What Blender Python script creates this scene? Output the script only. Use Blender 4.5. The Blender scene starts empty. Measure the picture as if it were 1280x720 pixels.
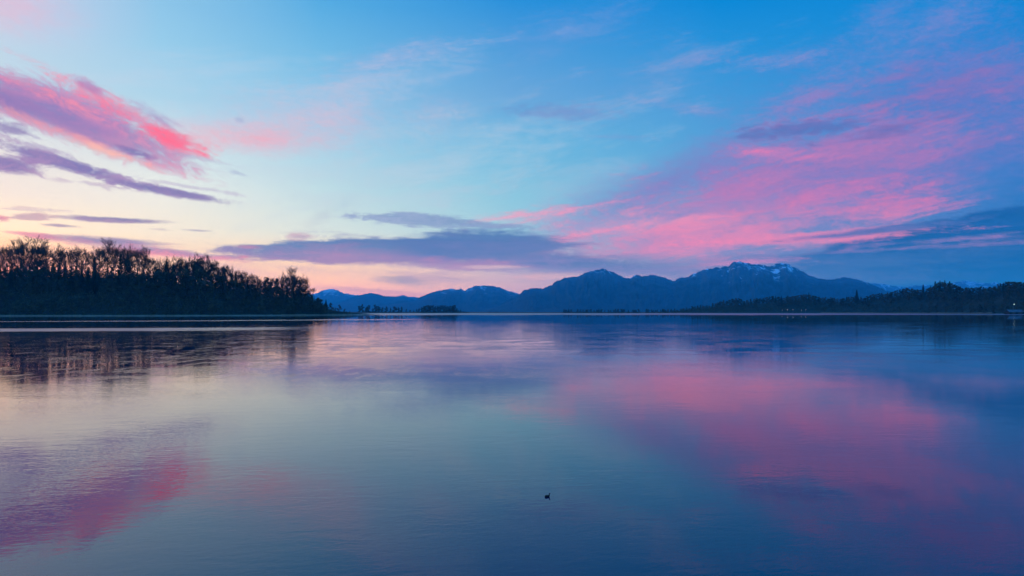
import bpy, math, random
from mathutils import Vector, Matrix, noise as mnoise

QUICK_SKY = False
F = 853.333          # focal length in pixels of the 1280 px wide photograph
YH = 389.5           # row of the true horizon
CAM_H = 4.5
R = random.Random(11)
scene = bpy.context.scene
col = scene.collection

# ------------------------------------------------------------------ helpers
def lin(c):
    out = []
    for v in c:
        v = v / 255.0
        out.append(v / 12.92 if v <= 0.04045 else ((v + 0.055) / 1.055) ** 2.4)
    return tuple(out) + (1.0,)

def interp(tab, x):
    if x <= tab[0][0]: return tab[0][1]
    for (a, va), (b, vb) in zip(tab, tab[1:]):
        if x <= b:
            t = (x - a) / (b - a)
            return va + (vb - va) * t
    return tab[-1][1]

def smooth(a, b, x):
    t = max(0.0, min(1.0, (x - a) / (b - a)))
    return t * t * (3 - 2 * t)

def fbm(x, y, z=0.0, o=4):
    s, a, f = 0.0, 0.5, 1.0
    for _ in range(o):
        s += a * mnoise.noise(Vector((x * f, y * f, z + 7.3 * f)))
        a *= 0.5; f *= 2.03
    return s

def ridged(x, y, z=0.0, o=5):
    s, a, f = 0.0, 0.5, 1.0
    for _ in range(o):
        s += a * (1 - abs(mnoise.noise(Vector((x * f, y * f, z + 3.1 * f)))) * 2)
        a *= 0.5; f *= 2.1
    return s

def at(px, Y):
    """world x of picture column px at depth Y"""
    return (px - 640) / F * Y

def zat(py, Y):
    return CAM_H + (YH - py) / F * Y

def mesh_obj(name, verts, faces, mat, parent=None, smooth_shade=False):
    me = bpy.data.meshes.new(name)
    me.from_pydata(verts, [], faces)
    me.materials.append(mat)
    if smooth_shade:
        me.polygons.foreach_set('use_smooth', [True] * len(me.polygons))
    me.update()
    o = bpy.data.objects.new(name, me)
    col.objects.link(o)
    if parent: o.parent = parent
    return o

def tag(o, label=None, cat=None, group=None, kind=None):
    if label: o['label'] = label
    if cat: o['category'] = cat
    if group: o['group'] = group
    if kind: o['kind'] = kind
    return o

def empty(name, loc=(0, 0, 0), rz=0.0):
    o = bpy.data.objects.new(name, None)
    col.objects.link(o)
    o.location = loc; o.rotation_euler = (0, 0, rz)
    return o

def copy_tree(o, parent=None):
    c = o.copy(); col.objects.link(c)
    if parent: c.parent = parent
    for ch in list(o.children):
        copy_tree(ch, c)
    return c

# node maths helper ---------------------------------------------------------
class NG:
    def __init__(s, nt): s.nt = nt
    def node(s, t, **kw):
        n = s.nt.nodes.new(t)
        for k, v in kw.items(): setattr(n, k, v)
        return n
    def put(s, sock, v):
        if hasattr(v, 'is_output'): s.nt.links.new(v, sock)
        else: sock.default_value = v
    def m(s, op, a, b=None, c=None, clamp=False):
        n = s.node('ShaderNodeMath', operation=op, use_clamp=clamp)
        s.put(n.inputs[0], a)
        if b is not None: s.put(n.inputs[1], b)
        if c is not None: s.put(n.inputs[2], c)
        return n.outputs[0]
    def comb(s, x, y, z=0.0):
        n = s.node('ShaderNodeCombineXYZ')
        s.put(n.inputs[0], x); s.put(n.inputs[1], y); s.put(n.inputs[2], z)
        return n.outputs[0]
    def sep(s, v):
        n = s.node('ShaderNodeSeparateXYZ'); s.put(n.inputs[0], v); return n.outputs
    def vm(s, op, a, b=None):
        n = s.node('ShaderNodeVectorMath', operation=op)
        s.put(n.inputs[0], a)
        if b is not None: s.put(n.inputs[1], b)
        return n.outputs[0]
    def noise(s, v, scale=1.0, detail=4.0, rough=0.55, dist=0.0, color=False, dim='3D'):
        n = s.node('ShaderNodeTexNoise'); n.noise_dimensions = dim
        s.put(n.inputs['Vector'], v); n.inputs['Scale'].default_value = scale
        n.inputs['Detail'].default_value = detail; n.inputs['Roughness'].default_value = rough
        n.inputs['Distortion'].default_value = dist
        return n.outputs[1] if color else n.outputs[0]
    def mix(s, f, a, b):
        n = s.node('ShaderNodeMix', data_type='RGBA')
        s.put(n.inputs[0], f); s.put(n.inputs[6], a); s.put(n.inputs[7], b)
        return n.outputs[2]
    def sstep(s, x, a, b, lo=0.0, hi=1.0):
        n = s.node('ShaderNodeMapRange', interpolation_type='SMOOTHSTEP')
        s.put(n.inputs[0], x); s.put(n.inputs[1], a); s.put(n.inputs[2], b)
        n.inputs[3].default_value = lo; n.inputs[4].default_value = hi
        return n.outputs[0]
    def ramp(s, x, stops, interp='LINEAR'):
        n = s.node('ShaderNodeValToRGB'); r = n.color_ramp; r.interpolation = interp
        while len(r.elements) < len(stops): r.elements.new(0.5)
        for e, (p, c) in zip(r.elements, stops): e.position = p; e.color = c
        s.put(n.inputs[0], x)
        return n.outputs[0]

def new_mat(name):
    m = bpy.data.materials.new(name); m.use_nodes = True
    nt = m.node_tree; g = NG(nt)
    b = nt.nodes['Principled BSDF']
    return m, g, b

def surf_mat(name, c1, c2, scale=1.0, rough=0.9, detail=5, coords='Object'):
    m, g, b = new_mat(name)
    tc = g.node('ShaderNodeTexCoord').outputs[coords]
    n = g.noise(tc, scale, detail, 0.6)
    f = g.sstep(n, 0.3, 0.7)
    g.put(b.inputs['Base Color'], g.mix(f, tuple(c1) + (1,), tuple(c2) + (1,)))
    b.inputs['Roughness'].default_value = rough
    b.inputs['Specular IOR Level'].default_value = 0.1
    return m

# ------------------------------------------------------------------ world
def sky_world():
    w = bpy.data.worlds.new('World'); w.use_nodes = True
    nt = w.node_tree; g = NG(nt)
    bg = nt.nodes['Background']
    d = g.node('ShaderNodeTexCoord').outputs['Generated']
    x, y, z = g.sep(d)
    az = g.m('ARCTAN2', x, y)
    A = g.m('MULTIPLY', az, F)
    hyp = g.m('SQRT', g.m('ADD', g.m('MULTIPLY', x, x), g.m('MULTIPLY', y, y)))
    zz = g.m('MAXIMUM', z, 0.0)
    B = g.m('MULTIPLY', g.m('DIVIDE', zz, g.m('MAXIMUM', hyp, 0.02)), F)

    def AB(px, py):
        a = math.atan((px - 640) / F)
        return a * F, (YH - py) * math.cos(a), math.cos(a)

    # clear-sky colour: ramps by elevation at several azimuths, blended round the horizon
    HB = 900.0
    cols = [
        (0,    [(0, (196, 208, 235)), (60, (190, 214, 236)), (120, (198, 219, 236)), (180, (228, 227, 233)), (240, (247, 233, 227)), (285, (268, 243, 210)), (308, (268, 212, 150)), (325, (276, 186, 118)), (389, (285, 150, 85))]),
        (200,  [(0, (140, 196, 235)), (60, (152, 205, 238)), (120, (172, 212, 238)), (180, (208, 228, 240)), (240, (234, 237, 238)), (290, (246, 236, 222)), (330, (255, 214, 176)), (389, (262, 178, 125))]),
        (400,  [(0, (84, 170, 228)), (60, (112, 184, 231)), (120, (140, 197, 234)), (180, (166, 210, 236)), (240, (194, 223, 236)), (290, (216, 229, 232)), (325, (248, 220, 192)), (355, (255, 202, 160)), (389, (245, 172, 150))]),
        (640,  [(0, (38, 142, 220)), (60, (78, 155, 220)), (120, (106, 166, 221)), (180, (104, 182, 227)), (240, (134, 197, 228)), (290, (158, 203, 228)), (330, (200, 188, 210)), (360, (196, 166, 190)), (389, (180, 160, 190))]),
        (900,  [(0, (3, 134, 216)), (60, (36, 143, 218)), (120, (66, 150, 218)), (180, (84, 158, 218)), (240, (108, 158, 214)), (300, (118, 140, 200)), (350, (120, 122, 184)), (389, (110, 120, 180))]),
        (1280, [(0, (0, 130, 214)), (60, (8, 130, 212)), (120, (40, 124, 206)), (180, (52, 118, 200)), (240, (40, 112, 192)), (300, (24, 102, 178)), (350, (34, 100, 176)), (389, (34, 96, 170))]),
    ]
    el = g.m('DIVIDE', B, HB, clamp=True)
    azs, outs = [], []
    for px, st in cols:
        a, _, c = AB(px, 0)
        stops = [((YH - py) * c / HB, lin(k)) for py, k in reversed(st)]
        top = stops[-1][1]
        stops.append((0.62, top)); stops.append((1.0, lin((40, 165, 290))))  # unseen zenith boosted to add ambient light and brighten the haze
        azs.append(a); outs.append(g.ramp(el, stops))
    base = outs[0]
    for i in range(1, len(outs)):
        base = g.mix(g.m('DIVIDE', g.m('SUBTRACT', A, azs[i - 1]), azs[i] - azs[i - 1], clamp=True), base, outs[i])
    # away from the glow (behind the viewer) the blue is boosted as added fill for haze and land
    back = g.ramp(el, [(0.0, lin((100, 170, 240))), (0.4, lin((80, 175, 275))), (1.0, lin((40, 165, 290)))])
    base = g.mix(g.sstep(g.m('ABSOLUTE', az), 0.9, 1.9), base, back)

    # shared noise fields in degrees-like coordinates, streaks drawn out along the drift of the cloud
    def field(rot, sx, sy, scale, detail=6, rough=0.6, dist=0.3, off=0.0):
        c, s_ = math.cos(rot), math.sin(rot)
        p = g.m('MULTIPLY', g.m('ADD', g.m('MULTIPLY', A, c), g.m('MULTIPLY', B, s_)), scale * sx)
        q = g.m('MULTIPLY', g.m('SUBTRACT', g.m('MULTIPLY', B, c), g.m('MULTIPLY', A, s_)), scale * sy)
        v = g.comb(p, q, off)
        return g.noise(v, 1.0, detail, rough, dist)
    NZ = {
        'L': field(math.radians(-20), 0.42, 1.0, 1 / 17., off=1.3, rough=0.7, dist=0.6),     # falls to the right
        'H': field(0.0, 0.16, 1.0, 1 / 13., off=4.1, rough=0.68),       # flat streaks
        'R': field(math.radians(9), 0.22, 1.0, 1 / 22., off=9.2, rough=0.64),  # rises to the right
        'S': field(math.radians(6), 0.6, 1.0, 1 / 90., detail=4, rough=0.5, off=15.),  # broad and soft
        'F': field(math.radians(-5), 0.5, 1.0, 1 / 7., detail=5, rough=0.7, off=21.),  # fine and tattered
    }
    out = [base]
    # one shared node group shapes every cloud
    gt = bpy.data.node_groups.new('cloud', 'ShaderNodeTree')
    for nm, tp in (('C', 'NodeSocketColor'), ('V', 'NodeSocketVector'), ('P', 'NodeSocketVector'), ('Q', 'NodeSocketVector'),
                   ('N', 'NodeSocketFloat'), ('NF', 'NodeSocketFloat'), ('K', 'NodeSocketFloat'), ('K2', 'NodeSocketFloat'),
                   ('Soft', 'NodeSocketFloat'), ('Op', 'NodeSocketFloat'), ('Tex', 'NodeSocketFloat'), ('Grad', 'NodeSocketFloat'),
                   ('C1', 'NodeSocketColor'), ('C2', 'NodeSocketColor')):
        gt.interface.new_socket(nm, in_out='INPUT', socket_type=tp)
    gt.interface.new_socket('Out', in_out='OUTPUT', socket_type='NodeSocketColor')
    h = NG(gt); gi = h.node('NodeGroupInput').outputs; go = h.node('NodeGroupOutput')
    def dot(u, v):
        n = h.node('ShaderNodeVectorMath', operation='DOT_PRODUCT'); h.put(n.inputs[0], u); h.put(n.inputs[1], v); return n.outputs['Value']
    p = dot(gi['V'], gi['P']); q = dot(gi['V'], gi['Q'])
    ds = h.m('SQRT', h.m('MULTIPLY_ADD', p, p, h.m('MULTIPLY', q, q)))
    dd = h.m('MULTIPLY_ADD', gi['N'], gi['K'], h.m('SUBTRACT', 1.24, ds))
    dd = h.m('MULTIPLY_ADD', gi['NF'], gi['K2'], dd)
    mask = h.m('MULTIPLY', h.sstep(dd, 0.0, gi['Soft']), gi['Op'])
    t = h.m('MULTIPLY_ADD', h.m('MULTIPLY_ADD', gi['NF'], 0.45, gi['N']), gi['Tex'], 0.5)
    t = h.m('SUBTRACT', t, h.m('MULTIPLY', q, gi['Grad']), clamp=True)
    h.put(go.inputs[0], h.mix(mask, gi['C'], h.mix(t, gi['C1'], gi['C2'])))
    V = g.comb(A, B, 1.0)
    NC = {k: g.m('SUBTRACT', v, 0.5) for k, v in NZ.items()}
    def blob(px, py, rx, ry, rot, op, c1, c2, nz='H', k=0.8, soft=0.35, grad=0.0, tex=1.0, k2=0.22):
        """rot: degrees, positive rises to the right; c1 = upper/dark colour, c2 = lower/lit colour"""
        a, b, c = AB(px, py)
        rx *= c * c; ry *= c
        r = math.radians(rot); cs, sn = math.cos(r), math.sin(r)
        n = g.node('ShaderNodeGroup'); n.node_tree = gt
        I = n.inputs
        g.put(I['C'], out[0]); g.put(I['V'], V); g.put(I['N'], NC[nz])
        g.put(I['NF'], NC['F'])
        I['P'].default_value = (cs / rx, sn / rx, -(a * cs + b * sn) / rx)
        I['Q'].default_value = (-sn / ry, cs / ry, (a * sn - b * cs) / ry)
        I['K'].default_value = (2.4 if nz == 'S' else 4.6) * k; I['K2'].default_value = 3.2 * k2; I['Soft'].default_value = soft * 1.9
        I['Op'].default_value = op; I['Tex'].default_value = 4.2 * tex; I['Grad'].default_value = grad
        I['C1'].default_value = lin(c1); I['C2'].default_value = lin(c2)
        out[0] = n.outputs[0]

    for b_ in CLOUDS: blob(*b_[0], **b_[1])
    # sky light arrives through kilometres of haze near the horizon: its own brightness beyond the haze is higher
    path = g.m('DIVIDE', 30.0, g.m('MAXIMUM', B, 30.0))
    gain = g.comb(*[g.m('EXPONENT', g.m('MULTIPLY', path, k_)) for k_ in SKY_GAIN])
    out[0] = g.vm('MULTIPLY', out[0], gain)
    # the physical twilight sky adds a little everywhere
    st = g.node('ShaderNodeTexSky', sky_type='NISHITA', sun_disc=False)
    st.sun_elevation = math.radians(SUN_EL); st.sun_rotation = math.radians(SUN_AZ)
    nish = g.vm('SCALE', st.outputs[0]); nish.node.inputs['Scale'].default_value = 0.004
    fin = g.vm('ADD', out[0], nish)
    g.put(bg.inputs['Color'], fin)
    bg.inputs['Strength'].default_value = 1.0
    w.cycles.sampling_method = 'MANUAL'; w.cycles.sample_map_resolution = 256

SKY_GAIN = (1.37, 1.06, 0.2)
SUN_AZ, SUN_EL = -50.0, 1.5
B_ = lambda *a, **k: (a, k)
PUR, PUR2, PINK, CORAL = (140, 122, 178), (120, 105, 170), (240, 130, 165), (255, 120, 140)
CLOUDS = [
    # faint pink veils high up
    B_(20, 10, 110, 45, -10, 0.45, (205, 195, 230), (240, 175, 200), nz='S', k=0.5, soft=0.8),
    B_(400, 150, 190, 55, 4, 0.48, (190, 190, 225), (245, 175, 195), nz='S', k=0.6, soft=0.9),
    B_(335, 176, 115, 24, 2, 0.75, (240, 170, 192), (252, 155, 175), nz='S', k=0.4, soft=0.9),
    B_(490, 75, 110, 22, 18, 0.30, (150, 165, 220), (200, 175, 215), nz='R', k=0.5, soft=0.8),
    B_(700, 40, 130, 30, 14, 0.2, (130, 150, 215), (175, 165, 215), nz='R', k=0.6, soft=0.9),
    B_(560, 200, 260, 60, 14, 0.42, (165, 200, 228), (190, 205, 228), nz='R', k=0.7, soft=0.8),
    B_(440, 110, 220, 34, 20, 0.36, (165, 195, 230), (195, 200, 228), nz='R', k=0.8, soft=0.8),
    B_(250, 90, 180, 30, 12, 0.22, (185, 210, 236), (205, 212, 235), nz='R', k=0.8, soft=0.8),
    B_(690, 230, 130, 30, 8, 0.3, (150, 195, 225), (170, 190, 222), nz='R', k=0.7, soft=0.8),
    B_(820, 95, 160, 34, 12, 0.36, (100, 155, 215), (130, 155, 212), nz='R', k=0.8, soft=0.8),
    # right-hand purple and pink fan
    B_(1130, 178, 330, 150, 6, 0.85, (84, 118, 200), (132, 112, 190), nz='S', k=0.35, soft=0.9, tex=1.0),
    B_(1060, 60, 160, 44, 6, 0.62, (60, 135, 212), (125, 135, 205), nz='S', k=0.9, soft=0.7),
    B_(1180, 30, 50, 30, 0, 0.45, (60, 135, 212), (130, 135, 205), nz='S', k=0.9, soft=0.7),
    B_(1220, 70, 110, 60, 0, 0.6, (80, 125, 205), (125, 120, 198), nz='S', k=0.6, soft=0.8),
    B_(940, 76, 90, 14, -3, 0.33, (110, 140, 210), (180, 145, 200), nz='R', k=0.6, soft=0.8),
    B_(880, 140, 90, 10, -14, 0.35, (110, 140, 210), (165, 145, 200), nz='R', k=0.5, soft=0.8),
    B_(1000, 128, 110, 24, 14, 0.55, (105, 125, 200), (165, 120, 188), nz='R', k=0.5, soft=0.8),
    B_(1190, 120, 150, 58, 3, 0.75, (100, 112, 194), (142, 108, 182), nz='R', k=0.5, soft=0.8),
    B_(830, 232, 220, 40, 21, 0.85, (112, 128, 198), (128, 124, 196), nz='S', k=0.4, soft=0.7),
    B_(885, 272, 225, 52, 8, 0.9, (146, 126, 192), (206, 134, 184), nz='R', k=0.4, soft=0.5, tex=0.55, grad=0.4),
    B_(1030, 210, 210, 60, 4, 0.85, (122, 116, 192), (192, 116, 178), nz='R', k=0.5, soft=0.5, tex=0.5),
    B_(1190, 215, 150, 40, 3, 0.6, (112, 112, 192), (168, 112, 182), nz='R', k=0.5, soft=0.6, tex=0.6),
    B_(960, 192, 90, 11, -8, 0.75, (175, 122, 190), (230, 122, 174), nz='R', k=0.5, soft=0.7),
    B_(770, 286, 150, 26, -4, 0.75, (180, 150, 200), (242, 150, 185), nz='R', k=0.6, soft=0.5),
    B_(900, 296, 200, 26, 3, 0.85, (175, 128, 186), (222, 132, 178), nz='R', k=0.5, soft=0.5, tex=0.7),
    B_(1120, 235, 120, 22, -6, 0.75, (130, 115, 190), (205, 115, 175), nz='R', k=0.6, soft=0.8),
    B_(1060, 265, 150, 24, 6, 0.55, (140, 118, 190), (200, 115, 175), nz='R', k=0.6, soft=0.8),
    B_(1250, 200, 70, 50, 0, 0.5, (70, 118, 200), (96, 112, 192), nz='S', k=0.6, soft=0.8),
    # dark tattered streaks on top of the fan
    B_(1000, 163, 80, 13, 0, 0.65, (78, 95, 172), (92, 105, 180), nz='H', k=0.9, soft=0.6, k2=0.9),
    B_(1110, 162, 70, 9, 4, 0.6, (82, 98, 176), (92, 105, 180), nz='H', k=0.8, soft=0.6, k2=0.9),
    B_(700, 140, 75, 13, -3, 0.62, (100, 130, 195), (110, 140, 205), nz='H', k=0.6, soft=0.7, k2=0.9),
    B_(780, 172, 50, 5, -3, 0.3, (100, 140, 205), (140, 150, 210), nz='H', k=0.6, soft=0.7, k2=0.6),
    # blue bank rising along the right horizon
    B_(1292, 350, 345, 80, 3, 0.94, (8, 80, 152), (24, 86, 160), nz='H', k=0.10, soft=0.07, tex=0.35, grad=0.1, k2=0.04),
    B_(990, 336, 240, 24, 3, 0.75, (52, 98, 168), (70, 104, 174), nz='H', k=0.3, soft=0.5, tex=0.4),
    B_(1300, 268, 130, 14, 9, 0.85, (14, 86, 160), (34, 90, 166), nz='H', k=0.7, soft=0.5, k2=0.4),
    B_(1000, 297, 170, 8, 0, 0.85, (205, 128, 178), (232, 128, 172), nz='H', k=0.5, soft=0.4),
    B_(1100, 288, 130, 5, 4, 0.9, (60, 95, 170), (85, 105, 178), nz='H', k=0.5, soft=0.5),
    B_(1170, 300, 130, 4, 3, 0.6, (110, 115, 185), (150, 115, 180), nz='H', k=0.8, soft=0.7),
    B_(1120, 311, 130, 3.5, 1, 0.6, (110, 115, 185), (150, 115, 180), nz='H', k=0.7, soft=0.7),
    B_(1240, 297, 60, 3, 1, 0.5, (110, 115, 185), (150, 115, 180), nz='H', k=0.7, soft=0.7),
    B_(960, 352, 240, 12, 0, 0.4, (84, 108, 176), (104, 114, 182), nz='S', k=0.3, soft=0.8),
    B_(900, 330, 80, 4, 3, 0.8, (200, 125, 180), (225, 125, 175), nz='H', k=0.6, soft=0.6),
    # long blue-violet bank over the middle
    B_(760, 335, 220, 22, -2, 0.80, (104, 122, 182), (150, 132, 188), nz='H', k=0.4, soft=0.5),
    B_(650, 322, 230, 13, -5, 0.92, (88, 112, 172), (124, 124, 186), nz='H', k=0.35, soft=0.4),
    B_(780, 348, 180, 6, 0, 0.5, (160, 150, 195), (200, 165, 195), nz='H', k=0.7, soft=0.8),
    B_(500, 314, 200, 15, 1.5, 0.95, (92, 118, 176), (156, 124, 176), nz='H', k=0.22, soft=0.18, tex=0.5, grad=0.75, k2=0.12),
    B_(600, 308, 110, 22, 2, 0.95, (74, 112, 174), (104, 118, 180), nz='H', k=0.28, soft=0.3, tex=0.4, grad=0.5, k2=0.12),
    B_(560, 330, 110, 9, -2, 0.8, (135, 120, 180), (170, 130, 180), nz='H', k=0.5, soft=0.5),
    B_(530, 275, 80, 8, -3, 0.8, (92, 122, 180), (140, 155, 205), nz='H', k=0.8, soft=0.4, k2=0.5),
    B_(620, 282, 60, 4, -4, 0.6, (100, 130, 185), (140, 155, 205), nz='H', k=0.8, soft=0.5, k2=0.5),
    B_(565, 292, 45, 4, 0, 0.85, (84, 112, 172), (100, 120, 180), nz='H', k=0.6, soft=0.5, k2=0.4),
    B_(376, 296, 22, 5, 0, 0.7, (165, 145, 185), (205, 140, 170), nz='H', k=0.6, soft=0.5, k2=0.3),
    B_(400, 272, 34, 12, 38, 0.35, (165, 175, 205), (185, 185, 205), nz='S', k=0.6, soft=0.8),
    B_(430, 255, 24, 10, 38, 0.25, (150, 185, 215), (170, 190, 215), nz='S', k=0.6, soft=0.8),
    B_(380, 336, 100, 7, -5, 0.34, (175, 150, 185), (200, 160, 180), nz='H', k=0.5, soft=0.7),
    B_(350, 347, 110, 8, -6, 0.18, (200, 165, 185), (235, 175, 170), nz='H', k=0.5, soft=0.8),
    B_(560, 348, 90, 9, -4, 0.6, (155, 140, 185), (180, 150, 185), nz='H', k=0.7, soft=0.6),
    B_(505, 351, 46, 8, -8, 0.8, (138, 138, 170), (160, 145, 175), nz='H', k=0.5, soft=0.6),
    B_(480, 366, 100, 5, -4, 0.6, (165, 130, 175), (200, 145, 170), nz='H', k=0.3, soft=0.5),
    B_(690, 345, 90, 5, 0, 0.55, (215, 180, 195), (225, 185, 195), nz='H', k=0.6, soft=0.6),
    B_(620, 334, 40, 2.5, 0, 0.5, (220, 200, 210), (225, 200, 210), nz='H', k=0.6, soft=0.6),
    # bright coral cloud at upper left
    B_(92, 150, 192, 30, -17, 0.95, (150, 128, 186), (222, 142, 180), nz='L', k=0.35, soft=0.35, tex=0.8, k2=0.12),
    B_(80, 130, 115, 24, -14, 0.7, (150, 122, 186), (214, 136, 184), nz='L', k=0.5, soft=0.4, tex=0.9, k2=0.15),
    B_(10, 126, 70, 16, -14, 0.8, (128, 112, 180), (150, 120, 182), nz='L', k=0.5, soft=0.6),
    B_(75, 148, 90, 15, -18, 0.75, (126, 116, 182), (170, 128, 186), nz='L', k=0.5, soft=0.5, tex=0.4),
    B_(60, 118, 90, 8, -20, 0.5, (215, 132, 176), (248, 142, 158), nz='L', k=0.6, soft=0.6),
    B_(160, 142, 110, 14, -24, 0.75, (196, 122, 176), (250, 118, 150), nz='L', k=0.5, soft=0.6),
    B_(220, 174, 56, 13, -15, 0.92, (236, 122, 155), (255, 104, 132), nz='L', k=0.35, soft=0.6),
    B_(95, 172, 105, 7, -19, 0.55, (250, 150, 160), (255, 175, 160), nz='L', k=0.6, soft=0.7),
    B_(130, 188, 60, 8, -12, 0.6, (252, 190, 170), (255, 205, 180), nz='L', k=0.6, soft=0.8),
    B_(200, 148, 46, 9, -24, 0.6, (150, 120, 182), (170, 130, 188), nz='L', k=0.6, soft=0.7),
    B_(112, 108, 24, 7, -25, 0.7, (165, 115, 178), (180, 120, 180), nz='L', k=0.6, soft=0.6),
    B_(128, 162, 34, 6, -14, 0.5, (140, 120, 184), (170, 130, 188), nz='L', k=0.6, soft=0.6),
    B_(168, 190, 32, 6, -12, 0.85, (120, 108, 172), (135, 118, 180), nz='L', k=0.6, soft=0.5, k2=0.3),
    # violet bars below it
    B_(14, 160, 36, 10, -12, 0.85, (136, 120, 178), (150, 130, 185), nz='L', k=0.6, soft=0.5, k2=0.5),
    B_(10, 206, 44, 12, -6, 0.93, (125, 105, 172), (160, 125, 180), nz='L', k=0.4, soft=0.4, grad=0.3, k2=0.25),
    B_(85, 206, 95, 9.5, -13, 0.93, (118, 102, 172), (155, 122, 180), nz='L', k=0.45, soft=0.35, grad=0.3, k2=0.3),
    B_(50, 184, 60, 5, -12, 0.6, (150, 135, 188), (175, 145, 190), nz='L', k=0.8, soft=0.5, k2=0.7),
    B_(130, 232, 60, 4, -4, 0.5, (160, 135, 185), (185, 155, 190), nz='L', k=0.8, soft=0.5, k2=0.7),
    B_(230, 232, 70, 3, -6, 0.4, (155, 140, 190), (175, 155, 200), nz='L', k=0.8, soft=0.5, k2=0.6),
    B_(40, 262, 50, 3, 2, 0.4, (175, 150, 185), (195, 160, 185), nz='H', k=0.8, soft=0.5, k2=0.6),
    B_(150, 225, 70, 6, -8, 0.7, (150, 125, 180), (175, 145, 190), nz='L', k=0.6, soft=0.5, k2=0.5),
    B_(212, 240, 80, 6, -7, 0.95, (118, 108, 170), (150, 125, 180), nz='L', k=0.4, soft=0.4, grad=0.3, k2=0.3),
    B_(240, 196, 60, 3, -8, 0.35, (165, 160, 200), (180, 170, 205), nz='L', k=0.6, soft=0.6, k2=0.5),
    B_(300, 150, 9, 5, -15, 0.4, (140, 160, 210), (150, 165, 210), nz='L', k=0.6, soft=0.6, k2=0.5),
    B_(296, 216, 16, 3, -15, 0.4, (140, 155, 200), (150, 160, 205), nz='L', k=0.6, soft=0.6, k2=0.5),
    # thin bars low over the hill
    B_(145, 275, 72, 4, 0.5, 0.93, (128, 118, 168), (165, 135, 175), nz='H', k=0.35, soft=0.4, grad=0.3, k2=0.25),
    B_(40, 271, 30, 5, 4, 0.7, (160, 130, 170), (190, 140, 165), nz='H', k=0.7, soft=0.5, k2=0.5),
    B_(2, 273, 14, 5, -8, 0.9, (215, 125, 150), (225, 130, 150), nz='H', k=0.4, soft=0.6),
    B_(76, 282, 28, 2.6, -1, 0.8, (150, 125, 165), (165, 130, 165), nz='H', k=0.4, soft=0.5),
    B_(245, 288, 26, 2.4, -1, 0.7, (150, 135, 175), (160, 140, 175), nz='H', k=0.5, soft=0.6),
    B_(200, 287, 18, 1.8, -1, 0.4, (170, 150, 175), (180, 150, 175), nz='H', k=0.5, soft=0.6),
    B_(45, 294, 50, 4, -5, 0.85, (220, 125, 150), (240, 140, 155), nz='H', k=0.4, soft=0.5),
    B_(135, 302, 90, 6.5, -1.5, 0.9, (142, 124, 172), (215, 130, 155), nz='H', k=0.35, soft=0.4, grad=0.7, k2=0.1),
    B_(200, 315, 110, 6, -4, 0.92, (140, 122, 174), (225, 135, 160), nz='H', k=0.35, soft=0.5, grad=0.7),
    B_(170, 320, 130, 6, -3, 0.45, (250, 150, 150), (250, 165, 155), nz='H', k=0.4, soft=0.8),
    B_(305, 321, 9, 2.5, 0, 0.85, (200, 125, 155), (210, 130, 155), nz='H', k=0.4, soft=0.6),
    B_(312, 309, 22, 3, -3, 0.7, (160, 125, 165), (190, 130, 165), nz='H', k=0.4, soft=0.6),
    B_(290, 336, 80, 8, -8, 0.4, (175, 150, 190), (205, 160, 185), nz='H', k=0.5, soft=0.8),
]

sky_world()
scene.world = bpy.data.worlds['World']

# ------------------------------------------------------------------ camera, sun, render settings
cam_d = bpy.data.cameras.new('camera'); cam = bpy.data.objects.new('camera', cam_d); col.objects.link(cam)
cam_d.lens = 24.0; cam_d.sensor_width = 36.0
cam_d.clip_start = 0.1; cam_d.clip_end = 200000
cam.location = (0, 0, CAM_H); cam.rotation_euler = (math.radians(90), 0, 0)
cam_d.shift_y = (YH - 360) / 1280.0
scene.camera = cam

sun_d = bpy.data.lights.new('sun', 'SUN'); sun = bpy.data.objects.new('sun', sun_d); col.objects.link(sun)
sun_d.energy = 0.06; sun_d.angle = math.radians(8); sun_d.color = (1.0, 0.6, 0.4)
ca, ce = math.radians(SUN_AZ), math.radians(SUN_EL)
to_sun = Vector((math.sin(ca) * math.cos(ce), math.cos(ca) * math.cos(ce), math.sin(ce)))
sun.rotation_euler = to_sun.to_track_quat('Z', 'Y').to_euler()

vs = scene.view_settings
vs.view_transform = 'Standard'; vs.look = 'None'; vs.gamma = 1.0; vs.use_curve_mapping = False; vs.exposure = 0.0
scene.render.engine = 'CYCLES'
cy = scene.cycles
cy.max_bounces = 5; cy.diffuse_bounces = 1; cy.glossy_bounces = 3; cy.transparent_max_bounces = 6
cy.volume_bounces = 0; cy.use_denoising = True; cy.sample_clamp_indirect = 4.0
cy.caustics_reflective = False; cy.caustics_refractive = False

# ------------------------------------------------------------------ materials
M = {}
M['bark'] = surf_mat('bark', (0.045, 0.036, 0.03), (0.09, 0.075, 0.062), 0.8)
M['twigs'] = surf_mat('twigs', (0.03, 0.025, 0.021), (0.055, 0.045, 0.038), 0.3)
M['needles'] = surf_mat('needles', (0.01, 0.02, 0.013), (0.022, 0.038, 0.02), 0.35)
M['leaves'] = surf_mat('leaves', (0.022, 0.026, 0.016), (0.11, 0.088, 0.048), 0.12)
M['buds'] = surf_mat('buds', (0.07, 0.055, 0.035), (0.12, 0.085, 0.04), 0.25)
M['reed'] = surf_mat('reed', (0.28, 0.2, 0.13), (0.42, 0.31, 0.2), 0.15)
M['wood'] = surf_mat('weathered_wood', (0.10, 0.08, 0.065), (0.2, 0.165, 0.135), 0.6)
M['dark_wood'] = surf_mat('dark_wood', (0.03, 0.025, 0.022), (0.06, 0.05, 0.043), 0.6)
M['roof'] = surf_mat('roof_sheet', (0.07, 0.075, 0.09), (0.13, 0.135, 0.15), 0.4, rough=0.6)
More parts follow.
